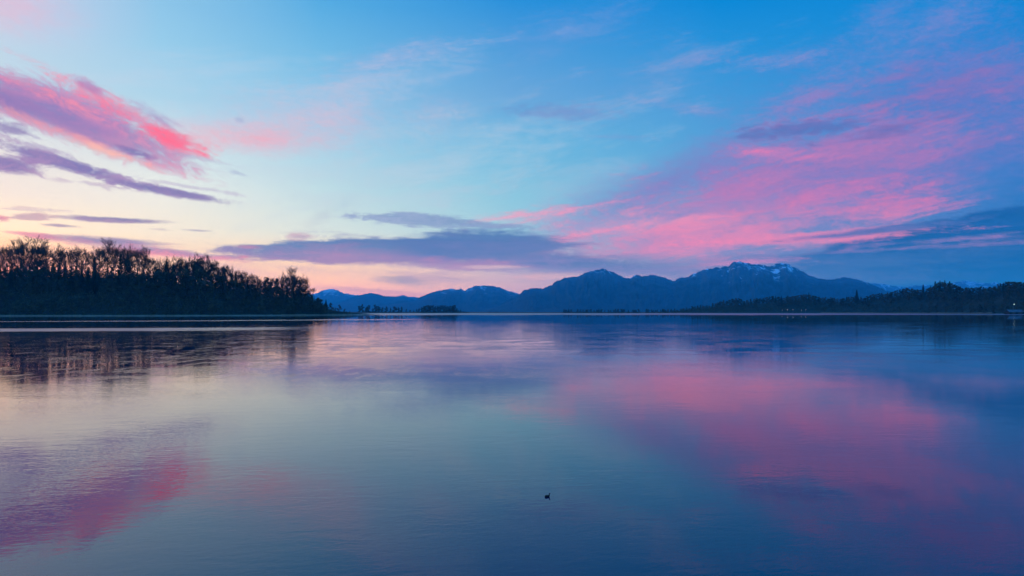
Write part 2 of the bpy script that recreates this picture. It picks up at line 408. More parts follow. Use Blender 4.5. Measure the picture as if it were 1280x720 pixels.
M['metal'] = surf_mat('galvanised', (0.25, 0.26, 0.27), (0.35, 0.36, 0.37), 2.0, rough=0.5)
M['feather'] = surf_mat('feathers', (0.012, 0.011, 0.012), (0.03, 0.026, 0.024), 30.0, rough=0.6)
M['bill'] = surf_mat('bill', (0.25, 0.2, 0.15), (0.3, 0.24, 0.18), 30.0, rough=0.5)

def lamp_mat(name, c, s):
    m, g, b = new_mat(name)
    b.inputs['Base Color'].default_value = (0.8, 0.8, 0.8, 1)
    b.inputs['Emission Color'].default_value = c + (1,)
    b.inputs['Emission Strength'].default_value = s
    return m
M['lamp_warm'] = lamp_mat('lamp_warm', (1.0, 0.72, 0.5), 1.1)
M['lamp_white'] = lamp_mat('lamp_white', (0.75, 1.0, 0.72), 5.0)

def terrain_mat():
    m, g, b = new_mat('shore_ground')
    tc = g.node('ShaderNodeTexCoord').outputs['Object']
    z = g.sep(tc)[2]
    n = g.noise(tc, 0.03, 6, 0.6)
    land = g.mix(g.sstep(n, 0.35, 0.65), (0.016, 0.02, 0.012, 1), (0.04, 0.038, 0.024, 1))
    sand = g.mix(g.sstep(g.noise(tc, 0.2, 4), 0.3, 0.7), (0.16, 0.125, 0.09, 1), (0.3, 0.24, 0.18, 1))
    f = g.sstep(g.m('ADD', z, g.m('MULTIPLY', g.m('SUBTRACT', n, 0.5), 1.2)), 0.7, 1.2)
    g.put(b.inputs['Base Color'], g.mix(f, sand, land))
    b.inputs['Roughness'].default_value = 0.95; b.inputs['Specular IOR Level'].default_value = 0.1
    return m
M['land'] = terrain_mat()
M['bed'] = surf_mat('lake_bed', (0.05, 0.045, 0.035), (0.12, 0.1, 0.08), 0.05)

def mountain_mat(name, snow_z, snow_amt, dark):
    m, g, b = new_mat(name)
    tc = g.node('ShaderNodeTexCoord').outputs['Object']
    x, y, z = g.sep(tc)
    n1 = g.noise(tc, 0.0035, 8, 0.65, 0.4)
    n2 = g.noise(g.comb(g.m('MULTIPLY', x, 0.012), g.m('MULTIPLY', y, 0.0028), g.m('MULTIPLY', z, 0.006)), 1.0, 6, 0.66, 1.0)
    n3 = g.noise(tc, 0.0009, 5, 0.55)
    forest = g.mix(g.sstep(n1, 0.35, 0.65), (0.012 * dark, 0.03 * dark, 0.04 * dark, 1), (0.03 * dark, 0.06 * dark, 0.075 * dark, 1))
    rock = g.mix(n2, (0.04, 0.06, 0.075, 1), (0.1, 0.125, 0.15, 1))
    hz = g.m('ADD', z, g.m('MULTIPLY', g.m('SUBTRACT', n1, 0.5), 500))
    ground = g.mix(g.sstep(hz, snow_z - 250, snow_z), forest, rock)
    s = g.m('ADD', g.m('MULTIPLY', g.m('SUBTRACT', z, snow_z), 0.0026), g.m('MULTIPLY', g.m('SUBTRACT', n2, 0.52), 4.6))
    s = g.m('ADD', s, g.m('MULTIPLY', g.m('SUBTRACT', n3, 0.5), 1.2))
    ga = g.node('ShaderNodeAttribute'); ga.attribute_name = 'gully'
    s = g.m('ADD', s, g.m('MULTIPLY', g.m('SUBTRACT', ga.outputs['Fac'], 0.5), 0.45))
    s = g.m('MULTIPLY', g.sstep(s, 0.04, 0.34), snow_amt)
    s = g.m('MULTIPLY', s, g.sstep(z, snow_z - 230, snow_z - 40))
    g.put(b.inputs['Base Color'], g.mix(s, ground, (0.78, 0.8, 0.83, 1)))
    b.inputs['Roughness'].default_value = 0.95; b.inputs['Specular IOR Level'].default_value = 0.05
    return m

def water_mat():
    m, g, b = new_mat('lake_water')
    tc = g.node('ShaderNodeTexCoord').outputs['Object']
    x, y, _ = g.sep(tc)
    # where the lake is ruffled, where it lies smooth
    big = g.noise(g.comb(g.m('MULTIPLY', x, 0.02), g.m('MULTIPLY', y, 0.035), 3.0), 1.0, 3, 0.5, 0.6)
    mid = g.noise(g.comb(g.m('MULTIPLY', x, 0.12), g.m('MULTIPLY', y, 0.2), 8.0), 1.0, 3, 0.5, 0.8)
    amp = g.m('ADD', g.sstep(big, 0.40, 0.60, 0.25, 0.95), g.sstep(mid, 0.44, 0.64, 0.0, 0.8))
    amp = g.m('ADD', amp, g.m('MULTIPLY', g.sstep(y, 35.0, 95.0), g.m('MULTIPLY', g.sstep(mid, 0.42, 0.6, 0.2, 1.5), g.sstep(y, 320.0, 200.0))))
    amp = g.m('MULTIPLY', amp, g.sstep(y, 250.0, 500.0, 1.0, 0.55))
    wob = g.m('SUBTRACT', g.noise(g.comb(g.m('MULTIPLY', x, 0.012), g.m('MULTIPLY', y, 0.004), 0.0), 1.0, 5, 0.6), 0.5)
    def band(c, w, edge):   # breath of wind lying along a line of water
        dd = g.m('ABSOLUTE', g.m('ADD', c, 0.0))
        return g.sstep(dd, w + edge, w)
    l1 = g.m('ADD', g.m('SUBTRACT', g.m('SUBTRACT', y, 196.0), g.m('MULTIPLY', x, 0.22)), g.m('MULTIPLY', g.m('ADD', wob, g.m('MULTIPLY', g.m('SUBTRACT', mid, 0.5), 0.45)), 26.0))
    l2 = g.m('ADD', g.m('SUBTRACT', g.m('SUBTRACT', y, 415.0), g.m('MULTIPLY', x, 0.5)), g.m('MULTIPLY', wob, 90.0))
    left = g.sstep(x, -30.0, -100.0)
    b1 = g.m('MULTIPLY', band(l1, 12.0, 10.0), left)
    b2 = g.m('MULTIPLY', band(l2, 12.0, 14.0), left)
    far = g.sstep(g.m('ADD', y, g.m('MULTIPLY', wob, 500.0)), 840.0, 1010.0)
    far = g.m('MULTIPLY', far, g.sstep(g.m('ADD', x, g.m('MULTIPLY', y, 0.30)), -150.0, 100.0))
    spk = g.noise(g.comb(g.m('MULTIPLY', x, 0.9), g.m('MULTIPLY', y, 0.22), 6.0), 1.0, 3, 0.6)
    spk = g.m('MULTIPLY', g.sstep(spk, 0.50, 0.62), g.m('MULTIPLY', g.sstep(y, 38.0, 60.0), g.sstep(y, 260.0, 190.0)))
    amp = g.m('MULTIPLY_ADD', g.m('MULTIPLY', g.sstep(spk, 0.02, 0.5), g.sstep(x, 0.0, -40.0, 0.25, 1.0)), 2.2, amp)
    rough = g.m('MAXIMUM', g.m('MAXIMUM', b1, g.m('MULTIPLY', b2, 0.7)), g.m('MAXIMUM', far, g.m('MULTIPLY', spk, 0.05)))
    # wave heights, differentiated over a fixed small step so ripples keep their slope at any distance
    def height(px, py):
        a = g.noise(g.comb(g.m('MULTIPLY_ADD', py, 0.35, g.m('MULTIPLY', px, 0.75)), g.m('MULTIPLY_ADD', px, -0.25, g.m('MULTIPLY', py, 1.8)), 0.0), 1.0, 2, 0.5, 0.5)
        c = g.noise(g.comb(g.m('MULTIPLY_ADD', py, 0.9, g.m('MULTIPLY', px, 3.0)), g.m('MULTIPLY_ADD', px, -1.6, g.m('MULTIPLY', py, 5.6)), 5.0), 1.0, 3, 0.6, 0.6)
        e = g.noise(g.comb(g.m('MULTIPLY', px, 0.10), g.m('MULTIPLY', py, 0.32), 9.0), 1.0, 1, 0.5)
        hh = g.m('MULTIPLY', a, WA)
        hh = g.m('MULTIPLY_ADD', c, WC, hh)
        return g.m('MULTIPLY_ADD', e, WE, hh)
    def fine(px, py):
        return g.m('MULTIPLY', g.noise(g.comb(g.m('MULTIPLY_ADD', py, 2.0, g.m('MULTIPLY', px, 7.0)), g.m('MULTIPLY_ADD', px, -3.0, g.m('MULTIPLY', py, 11.0)), 2.0), 1.0, 2, 0.5, 0.4), WF)
    coarse = height
    height = lambda px, py: g.m('ADD', coarse(px, py), fine(px, py))
    E = 0.02
    h0 = height(x, y); hx = height(g.m('ADD', x, E), y); hy = height(x, g.m('ADD', y, E))
    sx = g.m('MULTIPLY', g.m('MULTIPLY', g.m('SUBTRACT', h0, hx), 1 / E), amp)
    sy = g.m('MULTIPLY', g.m('MULTIPLY', g.m('SUBTRACT', h0, hy), 1 / E), amp)
    nrm = g.vm('NORMALIZE', g.comb(sx, sy, 1.0))
    g.put(b.inputs['Normal'], nrm)
    g.put(b.inputs['Base Color'], WATER_BODY)
    b.inputs['IOR'].default_value = 1.47
    g.put(b.inputs['Roughness'], g.m('MULTIPLY_ADD', rough, 0.30, 0.012))
    return m
WA, WC, WE, WF = 0.0032, 0.0019, 0.003, 0.0007
WATER_BODY = (0.0, 0.011, 0.046, 1)
M['water'] = water_mat()

# ------------------------------------------------------------------ ground, lake, hills
def sheet(name, mat, z, x0, x1, y0, y1, nx=24, ny=24):
    vs_, fs = [], []
    for j in range(ny + 1):
        for i in range(nx + 1):
            vs_.append((x0 + (x1 - x0) * i / nx, y0 + (y1 - y0) * j / ny, z))
    for j in range(ny):
        for i in range(nx):
            a = j * (nx + 1) + i
            fs.append((a, a + 1, a + nx + 2, a + nx + 1))
    return mesh_obj(name, vs_, fs, mat)
tag(sheet('ground', M['bed'], -6.0, -42000, 42000, -3000, 42000), kind='structure')
tag(sheet('water', M['water'], 0.0, -9000, 9000, -2500, 9000, 8, 8), kind='structure')

RA = [(-260, 640), (0, 690), (200, 705), (350, 770), (430, 880), (472, 1000)]
DA = [(-260, 900), (380, 500), (405, 220), (430, 70), (455, 25), (472, 7)]
YA = [(-260, 340), (0, 347), (150, 347), (200, 352), (250, 357), (300, 363), (340, 369), (380, 376), (398, 382), (412, 387), (430, 389.9), (450, 391.4), (472, 392.9)]
CA = [(-260, 170), (0, 160), (300, 140), (380, 90), (410, 50), (430, 20), (455, 9), (472, 3)]
RB = [(-300, 1990), (585, 2000), (700, 1900), (800, 1850), (900, 1760), (1040, 1690), (1160, 1480), (1230, 1260), (1280, 1150), (1560, 900)]
YB = [(-300, 391.2), (830, 391.0), (870, 387.5), (900, 383.5), (950, 379.5), (1000, 377), (1040, 379.5), (1078, 378), (1120, 371), (1160, 367), (1180, 364.5), (1197, 370), (1230, 368), (1260, 363), (1290, 363), (1560, 352)]
CB = 190.0
def shoreA(px): return interp(RA, px) + 12 * fbm(px * 0.045, 1.0) + 5 * fbm(px * 0.2, 1.0)
def shoreB(px): return interp(RB, px) + 14 * fbm(px * 0.02, 5.0)
def hA(px, Y):
    if px > 473.5: return -3.0
    r = shoreA(px); d = interp(DA, px); c = interp(CA, px)
    top = zat(interp(YA, px), r + c)
    t = (Y - r)
    if t < 0: return max(-3.0, t * 0.08)
    beach = 0.5 * smooth(0, 12, t) + 0.6 * smooth(8, 30, t)
    beach = min(beach, max(0.35, top))
    z = beach + max(0.0, top - beach) * smooth(4, c, t)
    z += (1.2 * fbm(Y * 0.02, px * 0.05)) * smooth(20, 80, t) * (1 if px < 400 else 0.15)
    b = smooth(d * 0.55 + 10, d + 10, t)
    return z * (1 - b) - 3 * b
def hB(px, Y):
    r = shoreB(px); t = Y - r
    if t < 0: return max(-3.0, t * 0.08)
    top = max(1.6, zat(interp(YB, px), r + CB))
    beach = 0.5 * smooth(0, 12, t) + 0.7 * smooth(10, 40, t)
    z = beach + max(0.0, top - 1.2) * smooth(10, CB, t) * (1 - 0.75 * smooth(700, 1600, t))
    return z + 1.5 * fbm(Y * 0.01, px * 0.03) * smooth(60, 200, t)
def ground_z(px, Y): return max(hA(px, Y), hB(px, Y))

def build_hills():
    Ys = []
    y = 610.0
    while y < 1120: Ys.append(y); y += 9
    while y < 2350: Ys.append(y); y += 22
    while y < 22000: Ys.append(y); y *= 1.12
    xs = [-300 + 3.5 * i for i in range(int(1860 / 3.5) + 1)]
    vs_, fs = [], []
    for Y in Ys:
        for px in xs: vs_.append((at(px, Y), Y, ground_z(px, Y)))
    n = len(xs)
    for j in range(len(Ys) - 1):
        for i in range(n - 1):
            a = j * n + i
            if max(vs_[a][2], vs_[a + 1][2], vs_[a + n][2], vs_[a + n + 1][2]) < -2.9: continue
            fs.append((a, a + 1, a + n + 1, a + n))
    tag(mesh_obj('hills', vs_, fs, M['land'], smooth_shade=True), kind='structure')
build_hills()

# ------------------------------------------------------------------ mountains
def massif(name, prof, Yr, foot, back, mat, seed, rowjit=500, spur=0.12, step=1.1):
    x0, x1 = prof[0][0], prof[-1][0]
    xs = [x0 + step * i for i in range(int((x1 - x0) / step) + 1)]
    NF, NB = 46, 8
    vs_, fs, sn = [], [], []
    for j in range(NF + NB + 1):
        for px in xs:
            yr = Yr + rowjit * fbm(px * 0.02, seed)
            top = zat(interp(prof, px) + 2.6 * (ridged(px * 0.10, seed + 3, 0, 6) - 0.55) + 1.2 * fbm(px * 0.5, seed + 13), yr)
            if j <= NF:
                t = j / NF
                Y = yr - foot * (1 - t)
                # valleys and ribs run down from the crest
                wx = px + 26 * (1 - t) * fbm(px * 0.012, t * 1.5, seed + 9)
                tp = zat(interp(prof, wx), yr) * (1 - t) + top * t
                rid = ridged(wx * 0.035, t * 1.1, seed + 5) - 0.45
                fine = fbm(wx * 0.16, t * 5, seed + 8, 5)
                env = math.sin(math.pi * min(1, t * 0.98)) ** 0.8
                gul = smooth(-0.02, 0.16, -(rid - 0.02) - 0.55 * fine + 0.05)
                z = tp * (t ** 1.25) + tp * env * (spur * rid * 1.8 + 0.11 * fine)
                lim = (zat(interp(prof, px) + 2.2 + 3.0 * (1 - t), yr) - CAM_H) / yr * Y + CAM_H
                z = min(z, lim) if t < 0.995 else z
            else:
                t = (j - NF) / NB
                Y = yr + back * t
                z = top * (1 - t) ** 1.2
            vs_.append((at(px, Y), Y, max(z, -4.0)))
            sn.append(gul if j <= NF else 0.6)
    n = len(xs)
    for j in range(NF + NB):
        for i in range(n - 1):
            a = j * n + i
            fs.append((a, a + 1, a + n + 1, a + n))
    o = mesh_obj(name, vs_, fs, mat)
    at_ = o.data.attributes.new('gully', 'FLOAT', 'POINT'); at_.data.foreach_set('value', sn)
    return tag(o, kind='structure')

main = [(585, 389), (600, 386), (625, 380), (645, 371), (655, 363), (663, 360.5), (670, 360), (678, 361), (688, 357), (695, 353), (702, 349), (712, 346.5), (725, 344.5), (730, 341), (742, 338), (752, 336.5), (760, 338), (770, 342), (780, 347), (787, 348), (791, 344.5), (796, 343), (803, 345), (817, 343.5), (825, 345), (835, 349), (842, 351), (850, 347), (863, 345.5), (870, 341), (880, 337), (893, 335.5), (905, 334), (912, 333), (917, 328), (925, 326.6), (932, 328.5), (940, 330.5), (950, 331), (962, 333.5), (970, 330), (977, 328.6), (985, 330), (992, 334), (1000, 338), (1010, 343), (1022, 347.5), (1035, 350), (1050, 347.5), (1060, 347.5), (1070, 348.5), (1082, 353), (1095, 358), (1112, 364), (1130, 371), (1160, 380), (1200, 388)]
mid = [(430, 389), (452, 386), (475, 380), (500, 377), (520, 374.5), (530, 369), (540, 366), (548, 363), (556, 361), (562, 360.3), (572, 362), (582, 363), (590, 358.5), (597, 357), (607, 356.8), (615, 357.3), (625, 360), (640, 364.5), (650, 368), (662, 374), (690, 381), (720, 388)]
west = [(380, 384), (400, 381), (420, 378), (432, 375), (445, 370), (455, 367.5), (464, 366), (472, 367.5), (480, 370), (495, 371), (505, 371.5), (520, 374), (540, 379), (560, 384), (590, 388)]
snowy = [(340, 376), (372, 371), (396, 366.5), (403, 362.5), (410, 361), (418, 361.5), (424, 364), (432, 367), (448, 368.5), (462, 370), (480, 370.5), (494, 370.5), (503, 369), (514, 371), (526, 371.5), (535, 367.5), (545, 366.5), (560, 369), (590, 376), (640, 385)]
east = [(1060, 362), (1085, 354), (1098, 354.5), (1112, 356.5), (1128, 358.5), (1150, 357), (1172, 356.5), (1190, 354), (1200, 351.5), (1208, 350.3), (1218, 351.5), (1228, 353.5), (1240, 353.5), (1252, 355), (1280, 356), (1320, 354), (1400, 358), (1500, 362)]
massif('mountains', main, 10000, 3600, 2500, mountain_mat('mountain_main', 545, 0.95, 1.0), 2.0, 700)
massif('mountains', mid, 13000, 4200, 3000, mountain_mat('mountain_middle', 440, 0.55, 1.0), 12.0, 500)
massif('mountains', west, 16500, 4200, 3000, mountain_mat('mountain_west', 740, 0.3, 1.0), 22.0, 500)
massif('mountains', snowy, 20500, 4200, 3000, mountain_mat('mountain_snowy', 480, 0.9, 1.3), 32.0, 500)
massif('mountains', east, 18500, 4200, 3000, mountain_mat('mountain_east', 650, 0.9, 1.3), 42.0, 500)

# ------------------------------------------------------------------ haze
def haze():
    x0, x1, y0, y1, z0, z1 = -24000, 24000, -2900, 23500, -7.5, 826
    v = [(x, y, z) for z in (z0, z1) for y in (y0, y1) for x in (x0, x1)]
    f = [(0, 2, 3, 1), (4, 5, 7, 6), (0, 1, 5, 4), (2, 6, 7, 3), (0, 4, 6, 2), (1, 3, 7, 5)]
    m = bpy.data.materials.new('haze'); m.use_nodes = True
    nt = m.node_tree; nt.nodes.clear()
    o = nt.nodes.new('ShaderNodeOutputMaterial'); p = nt.nodes.new('ShaderNodeVolumePrincipled')
    p.inputs['Color'].default_value = HAZE_COL; p.inputs['Density'].default_value = HAZE_D
    p.inputs['Anisotropy'].default_value = 0.0
    nt.links.new(p.outputs[0], o.inputs['Volume'])
    tag(mesh_obj('haze', v, f, m), kind='stuff')
HAZE_COL = (0.07, 0.64, 1.0, 1); HAZE_D = 5.7e-5

# ------------------------------------------------------------------ trees
class MB:
    def __init__(s): s.v = []; s.f = []
    def tube(s, pts, rads, n=3):
        base = len(s.v)
        for i, p in enumerate(pts):
            d = (pts[min(i + 1, len(pts) - 1)] - pts[max(i - 1, 0)])
            d = d.normalized() if d.length > 1e-6 else Vector((0, 0, 1))
            u = d.cross(Vector((0.31, 0.95, 0.05))); u = u.normalized() if u.length > 1e-4 else Vector((1, 0, 0))
            w = d.cross(u)
            for k in range(n):
                a = 2 * math.pi * k / n
                s.v.append(tuple(p + (u * math.cos(a) + w * math.sin(a)) * rads[i]))
        for i in range(len(pts) - 1):
            for k in range(n):
                a = base + i * n + k; b = base + i * n + (k + 1) % n
                s.f.append((a, b, b + n, a + n))
    def tri(s, a, b, c):
        i = len(s.v); s.v += [tuple(a), tuple(b), tuple(c)]; s.f.append((i, i + 1, i + 2))
    def quad(s, a, b, c, d):
        i = len(s.v); s.v += [tuple(a), tuple(b), tuple(c), tuple(d)]; s.f.append((i, i + 1, i + 2, i + 3))
    def box(s, x0, x1, y0, y1, z0, z1):
        i = len(s.v)
        s.v += [(x, y, z) for z in (z0, z1) for y in (y0, y1) for x in (x0, x1)]
        s.f += [tuple(i + k for k in q) for q in ((0, 2, 3, 1), (4, 5, 7, 6), (0, 1, 5, 4), (2, 6, 7, 3), (0, 4, 6, 2), (1, 3, 7, 5))]
    def build(s, name, mat, parent=None, sm=False): return mesh_obj(name, s.v, s.f, mat, parent, sm)

def rdir(r, elev_lo, elev_hi):
    a = r.uniform(0, 2 * math.pi); e = math.radians(r.uniform(elev_lo, elev_hi))
    return Vector((math.cos(a) * math.cos(e), math.sin(a) * math.cos(e), math.sin(e)))

def bare_tree(seed, H=25.0, clear=0.45, spread=1.0, dens=1.0):
    """winter tree: (trunk mesh, crown mesh); limbs fork four times down to twigs"""
    r = random.Random(seed); T, Cn = MB(), MB()
    tops = []
    lean = Vector((r.uniform(-.05, .05), r.uniform(-.05, .05), 0))
    pts, rad = [], []
    n = 7
    for i in range(n):
        t = i / (n - 1)
        pts.append(Vector((0, 0, -1.0)) + Vector((lean.x * H * t, lean.y * H * t, (H * 0.86 + 1) * t)) + Vector((r.uniform(-.3, .3), r.uniform(-.3, .3), 0)) * t)
        rad.append(0.36 * (1 - 0.82 * t) * H / 25)
    T.tube(pts, rad, 6)
    def on(t):
        k = t * (n - 1); i = min(int(k), n - 2); return pts[i].lerp(pts[i + 1], k - i)
    def branch(p, d, L, rr, lev):
        q = p.copy(); pl, rl = [q.copy()], [rr]
        seg = 3
        dd = d.copy()
        for i in range(seg):
            dd = (dd + Vector((r.uniform(-.12, .12), r.uniform(-.12, .12), r.uniform(-.02, .16)))).normalized()
            q = q + dd * (L / seg); pl.append(q.copy()); rl.append(rr * (1 - 0.25 * (i + 1)) if i < seg - 1 else rr * 0.28)
        if lev == 4:
            a, b = pl[0], pl[-1]
            w = dd.cross(Vector((r.uniform(-1, 1), r.uniform(-1, 1), r.uniform(-1, 1))))
            w = w.normalized() * rr if w.length > 1e-3 else Vector((rr, 0, 0))
            Cn.tri(a - w, a + w, b)
            m_ = (a + b) / 2 + Vector((r.uniform(-.25, .25), r.uniform(-.25, .25), r.uniform(0, .3)))
            Cn.tri((a + b) / 2 - w * .6, (a + b) / 2 + w * .6, m_ + dd * L * 0.4)
            return
        (T if lev == 1 else Cn).tube(pl, rl, 4 if lev == 1 else 3)
        cnt = {1: 6, 2: 6, 3: 7}[lev]
        cnt = max(2, int(cnt * dens + r.random()))
        for k in range(cnt):
            t = r.uniform(0.35, 1.0) if k else 1.0
            kk = t * seg; i = min(int(kk), seg - 1)
            pp = pl[i].lerp(pl[i + 1], kk - i)
            nd = (dd + Vector((r.uniform(-1, 1), r.uniform(-1, 1), r.uniform(-.35, .75))) * 0.75).normalized()
            branch(pp, nd, L * r.uniform(0.42, 0.66), max(rr * 0.55, 0.045), lev + 1)
    nb = int(12 * dens)
    for k in range(nb):
        t = clear + (1 - clear) * (k + r.random()) / nb
        prof = math.sin(math.pi * min(1, 0.25 + 0.75 * (1 - t) / (1 - clear) * 0.9)) * 0.7 + 0.3
        L = H * 0.30 * spread * prof * r.uniform(0.8, 1.15)
        e = 25 + 45 * (t - clear) / (1 - clear)
        branch(on(min(t, 1)), rdir(r, e - 12, e + 15), L, 0.13 * H / 25 * (1.2 - 0.5 * t), 1)
    return T, Cn

def conifer(seed, H=26.0, w=3.4, ragged=0.25):
    r = random.Random(seed); T, Cn = MB(), MB()
    T.tube([Vector((0, 0, -1)), Vector((0, 0, H * .5)), Vector((0, 0, H))], [0.35, 0.2, 0.03], 6)
    z = H * 0.12
    while z < H * 0.985:
        t = z / H
        L0 = w * (1 - t) ** 0.75 + 0.25
        nb = 9 if t < 0.8 else 6
        for k in range(nb):
            if r.random() < 0.06: continue
            a = 2 * math.pi * (k + r.random()) / nb
            L = L0 * r.uniform(1 - ragged, 1 + ragged)
            d = Vector((math.cos(a), math.sin(a), 0)); s_ = Vector((-d.y, d.x, 0))
            p0 = Vector((0, 0, z)); p1 = p0 + d * L * 0.55 + Vector((0, 0, -0.14 * L)); p2 = p0 + d * L + Vector((0, 0, -0.12 * L))
            for (q, hw) in ((p0.lerp(p1, .5), 0.22 * L + .15), (p1, .26 * L + .12), (p1.lerp(p2, .6), 0.18 * L + .1)):
                for sg in (-1, 1):
                    Cn.tri(q - d * 0.15 * L, q + d * 0.2 * L, q + s_ * sg * hw + d * 0.2 * L + Vector((0, 0, r.uniform(-.7, -.1))))
                Cn.tri(q - s_ * 0.25, q + s_ * .25, q + d * 0.1 + Vector((0, 0, -0.35 - 0.12 * L)))
            Cn.tri(p1 - s_ * .2, p1 + s_ * .2, p2)
        z += 0.36 + 0.4 * (1 - t)
    Cn.tri(Vector((-.14, 0, H * .95)), Vector((.14, 0, H * .95)), Vector((0, 0, H + .5)))
    Cn.tri(Vector((0, -.14, H * .95)), Vector((0, .14, H * .95)), Vector((0, 0, H + .5)))
    return T, Cn

def leafy(seed, H=18.0, w=5.0, n=620, low=0.18, big=1.25):
    """full crown of leaf clumps gathered on a handful of limbs"""
    r = random.Random(seed); T, Cn = MB(), MB()
    T.tube([Vector((0, 0, -1)), Vector((0.2, 0, H * .4)), Vector((0, 0.2, H * .85))], [0.32, 0.22, 0.05], 6)
    cl = []
    for k in range(13):
        t = (k + r.random()) / 13
        z = H * (low + (0.93 - low) * t)
        rad = w * (math.sin(math.pi * min(1.0, 0.18 + 0.8 * t)) ** 0.7)
        a = r.uniform(0, 2 * math.pi); q = r.uniform(0.25, 0.72) * rad
        c = Vector((math.cos(a) * q, math.sin(a) * q, z))
        cl.append((c, r.uniform(0.3, 0.5) * w * (1.1 - 0.4 * t)))
        T.tube([Vector((0, 0, z * 0.62)), c], [0.12, 0.03], 3)
    for i in range(n):
        c, cr = cl[r.randrange(len(cl))]
        d = rdir(r, -90, 90) * cr * r.random() ** 0.4
        p = c + Vector((d.x, d.y, d.z * 0.8))
        u = rdir(r, -60, 60) * r.uniform(.25, .6) * big; v = rdir(r, -60, 60) * r.uniform(.25, .6) * big
        Cn.quad(p - u, p - v * .8, p + u, p + v)
    return T, Cn

def make_tree(builder, mat, name, label, group, two=True):
    T, Cn = builder
    if two:
        root = empty(name)
        T.build('trunk', M['bark'], root); Cn.build('crown', mat, root)
    else:      # far copies: one mesh with both materials
        me_v = T.v + Cn.v; off = len(T.v)
        root = mesh_obj(name, me_v, T.f + [tuple(i + off for i in f) for f in Cn.f], M['bark'])
        root.data.materials.append(mat)
        idx = [0] * len(T.f) + [1] * len(Cn.f)
        root.data.polygons.foreach_set('material_index', idx)
    return tag(root, label, 'tree', group)

LIB = {}
def placer(key, builders, mat, name, two=True):
    LIB[key] = dict(b=builders, mat=mat, name=name, two=two, made={})
def plant(key, px, Y, h, label, group, wide=1.0, sink=0.3, variant=None, z=None, name=None):
    L = LIB[key]; i = R.randrange(len(L['b'])) if variant is None else variant
    build, H = L['b'][i]
    if i not in L['made']:
        o = make_tree(build(), L['mat'], L['name'], label, group, L['two']); L['made'][i] = o
    else:
        o = copy_tree(L['made'][i])
    gz = ground_z(px, Y) if z is None else z
    o.location = (at(px, Y), Y, gz - sink); o.rotation_euler = (0, 0, R.uniform(0, 6.28))
    s = h / H
    o.scale = (s * wide, s * wide, s)
    o['label'] = label; o['category'] = 'tree'
    if group: o['group'] = group
    elif 'group' in o: del o['group']
    return o

placer('bare', [(lambda: bare_tree(1, 25, .42, 1.0), 25), (lambda: bare_tree(2, 25, .5, .8), 25), (lambda: bare_tree(3, 25, .35, 1.15), 25),
                (lambda: bare_tree(4, 25, .55, .75, .9), 25), (lambda: bare_tree(5, 25, .3, .7), 25), (lambda: bare_tree(6, 25, .45, .95, .85), 25)], M['twigs'], 'bare_tree')
placer('fir', [(lambda: conifer(1), 26), (lambda: conifer(2, 26, 2.8, .35), 26), (lambda: conifer(3, 26, 4.0, .3), 26)], M['needles'], 'conifer')
placer('leafy', [(lambda: leafy(1), 18), (lambda: leafy(2, 18, 4.2), 18), (lambda: leafy(3, 18, 5.8), 18), (lambda: leafy(4, 18, 3.4), 18)], M['leaves'], 'broadleaf_tree')
placer('farleafy', [(lambda: leafy(11, 18, 5, 420, .04, 1.9), 18), (lambda: leafy(12, 18, 4.0, 380, .04, 1.9), 18), (lambda: leafy(13, 18, 6.0, 460, .04, 1.9), 18)], M['leaves'], 'broadleaf_tree', False)
placer('farfir', [(lambda: conifer(11, 26, 3.4), 26), (lambda: conifer(12, 26, 2.8), 26)], M['needles'], 'conifer', False)
placer('budding', [(lambda: leafy(21, 18, 5.2, 430, .1, 1.7), 18), (lambda: leafy(22, 18, 4.6, 400, .1, 1.7), 18)], M['buds'], 'budding_tree', False)

# skyline of the wooded hill on the left: row of the crown tips in the photograph
SKY_A = [(-120, 316), (0, 317), (10, 313), (35, 311.5), (45, 311), (58, 316), (70, 315), (82, 317), (90, 316), (105, 318), (117, 320), (125, 315), (132, 313), (142, 315), (172, 318), (182, 320), (190, 326), (200, 331), (225, 330), (232, 329), (240, 325), (258, 326), (265, 330), (280, 336), (290, 340), (300, 344), (320, 346), (330, 350), (350, 350), (360, 348), (367, 347), (376, 350), (383, 355), (388, 361), (395, 367), (400, 373), (412, 379)]
SOLID_A = [(-120, 334), (0, 332), (60, 330), (120, 335), (160, 340), (190, 337), (205, 336), (240, 332), (262, 333), (280, 341), (300, 349), (320, 351), (350, 354), (366, 357), (378, 361), (388, 367), (396, 371), (404, 378), (412, 384)]
GA = 'bare trees along the crest of the left hill'
def plant_to(key, px, Y, ytop, *a, **k):
    gz = ground_z(px, Y)
    h = (YH - ytop) / F * Y + CAM_H - gz
    return plant(key, px, Y, max(4, h), *a, **k)

px = -40.0
LA = 'bare winter tree in the thin row along the crest of the left hill'
LB = 'bare winter tree crowded along the skyline of the dropping right half of the left hill'
while px < 386:
    Y = interp(RA, px) + interp(CA, px) * R.uniform(0.55, 1.05)
    yt = interp(SKY_A, px) + 1.5 + abs(R.gauss(0, 1.8))
    if px < 205: plant_to('bare', px, Y, yt, LA, GA, wide=R.uniform(.8, 1.1), variant=R.choice([0, 1, 3, 5, 0, 5]))
    else: plant_to('bare', px, Y, yt, LB, 'bare trees on the lower half of the left hill', wide=R.uniform(.7, 1.0))
    px += R.uniform(2.2, 4.2) if px < 205 else R.uniform(1.6, 2.8)
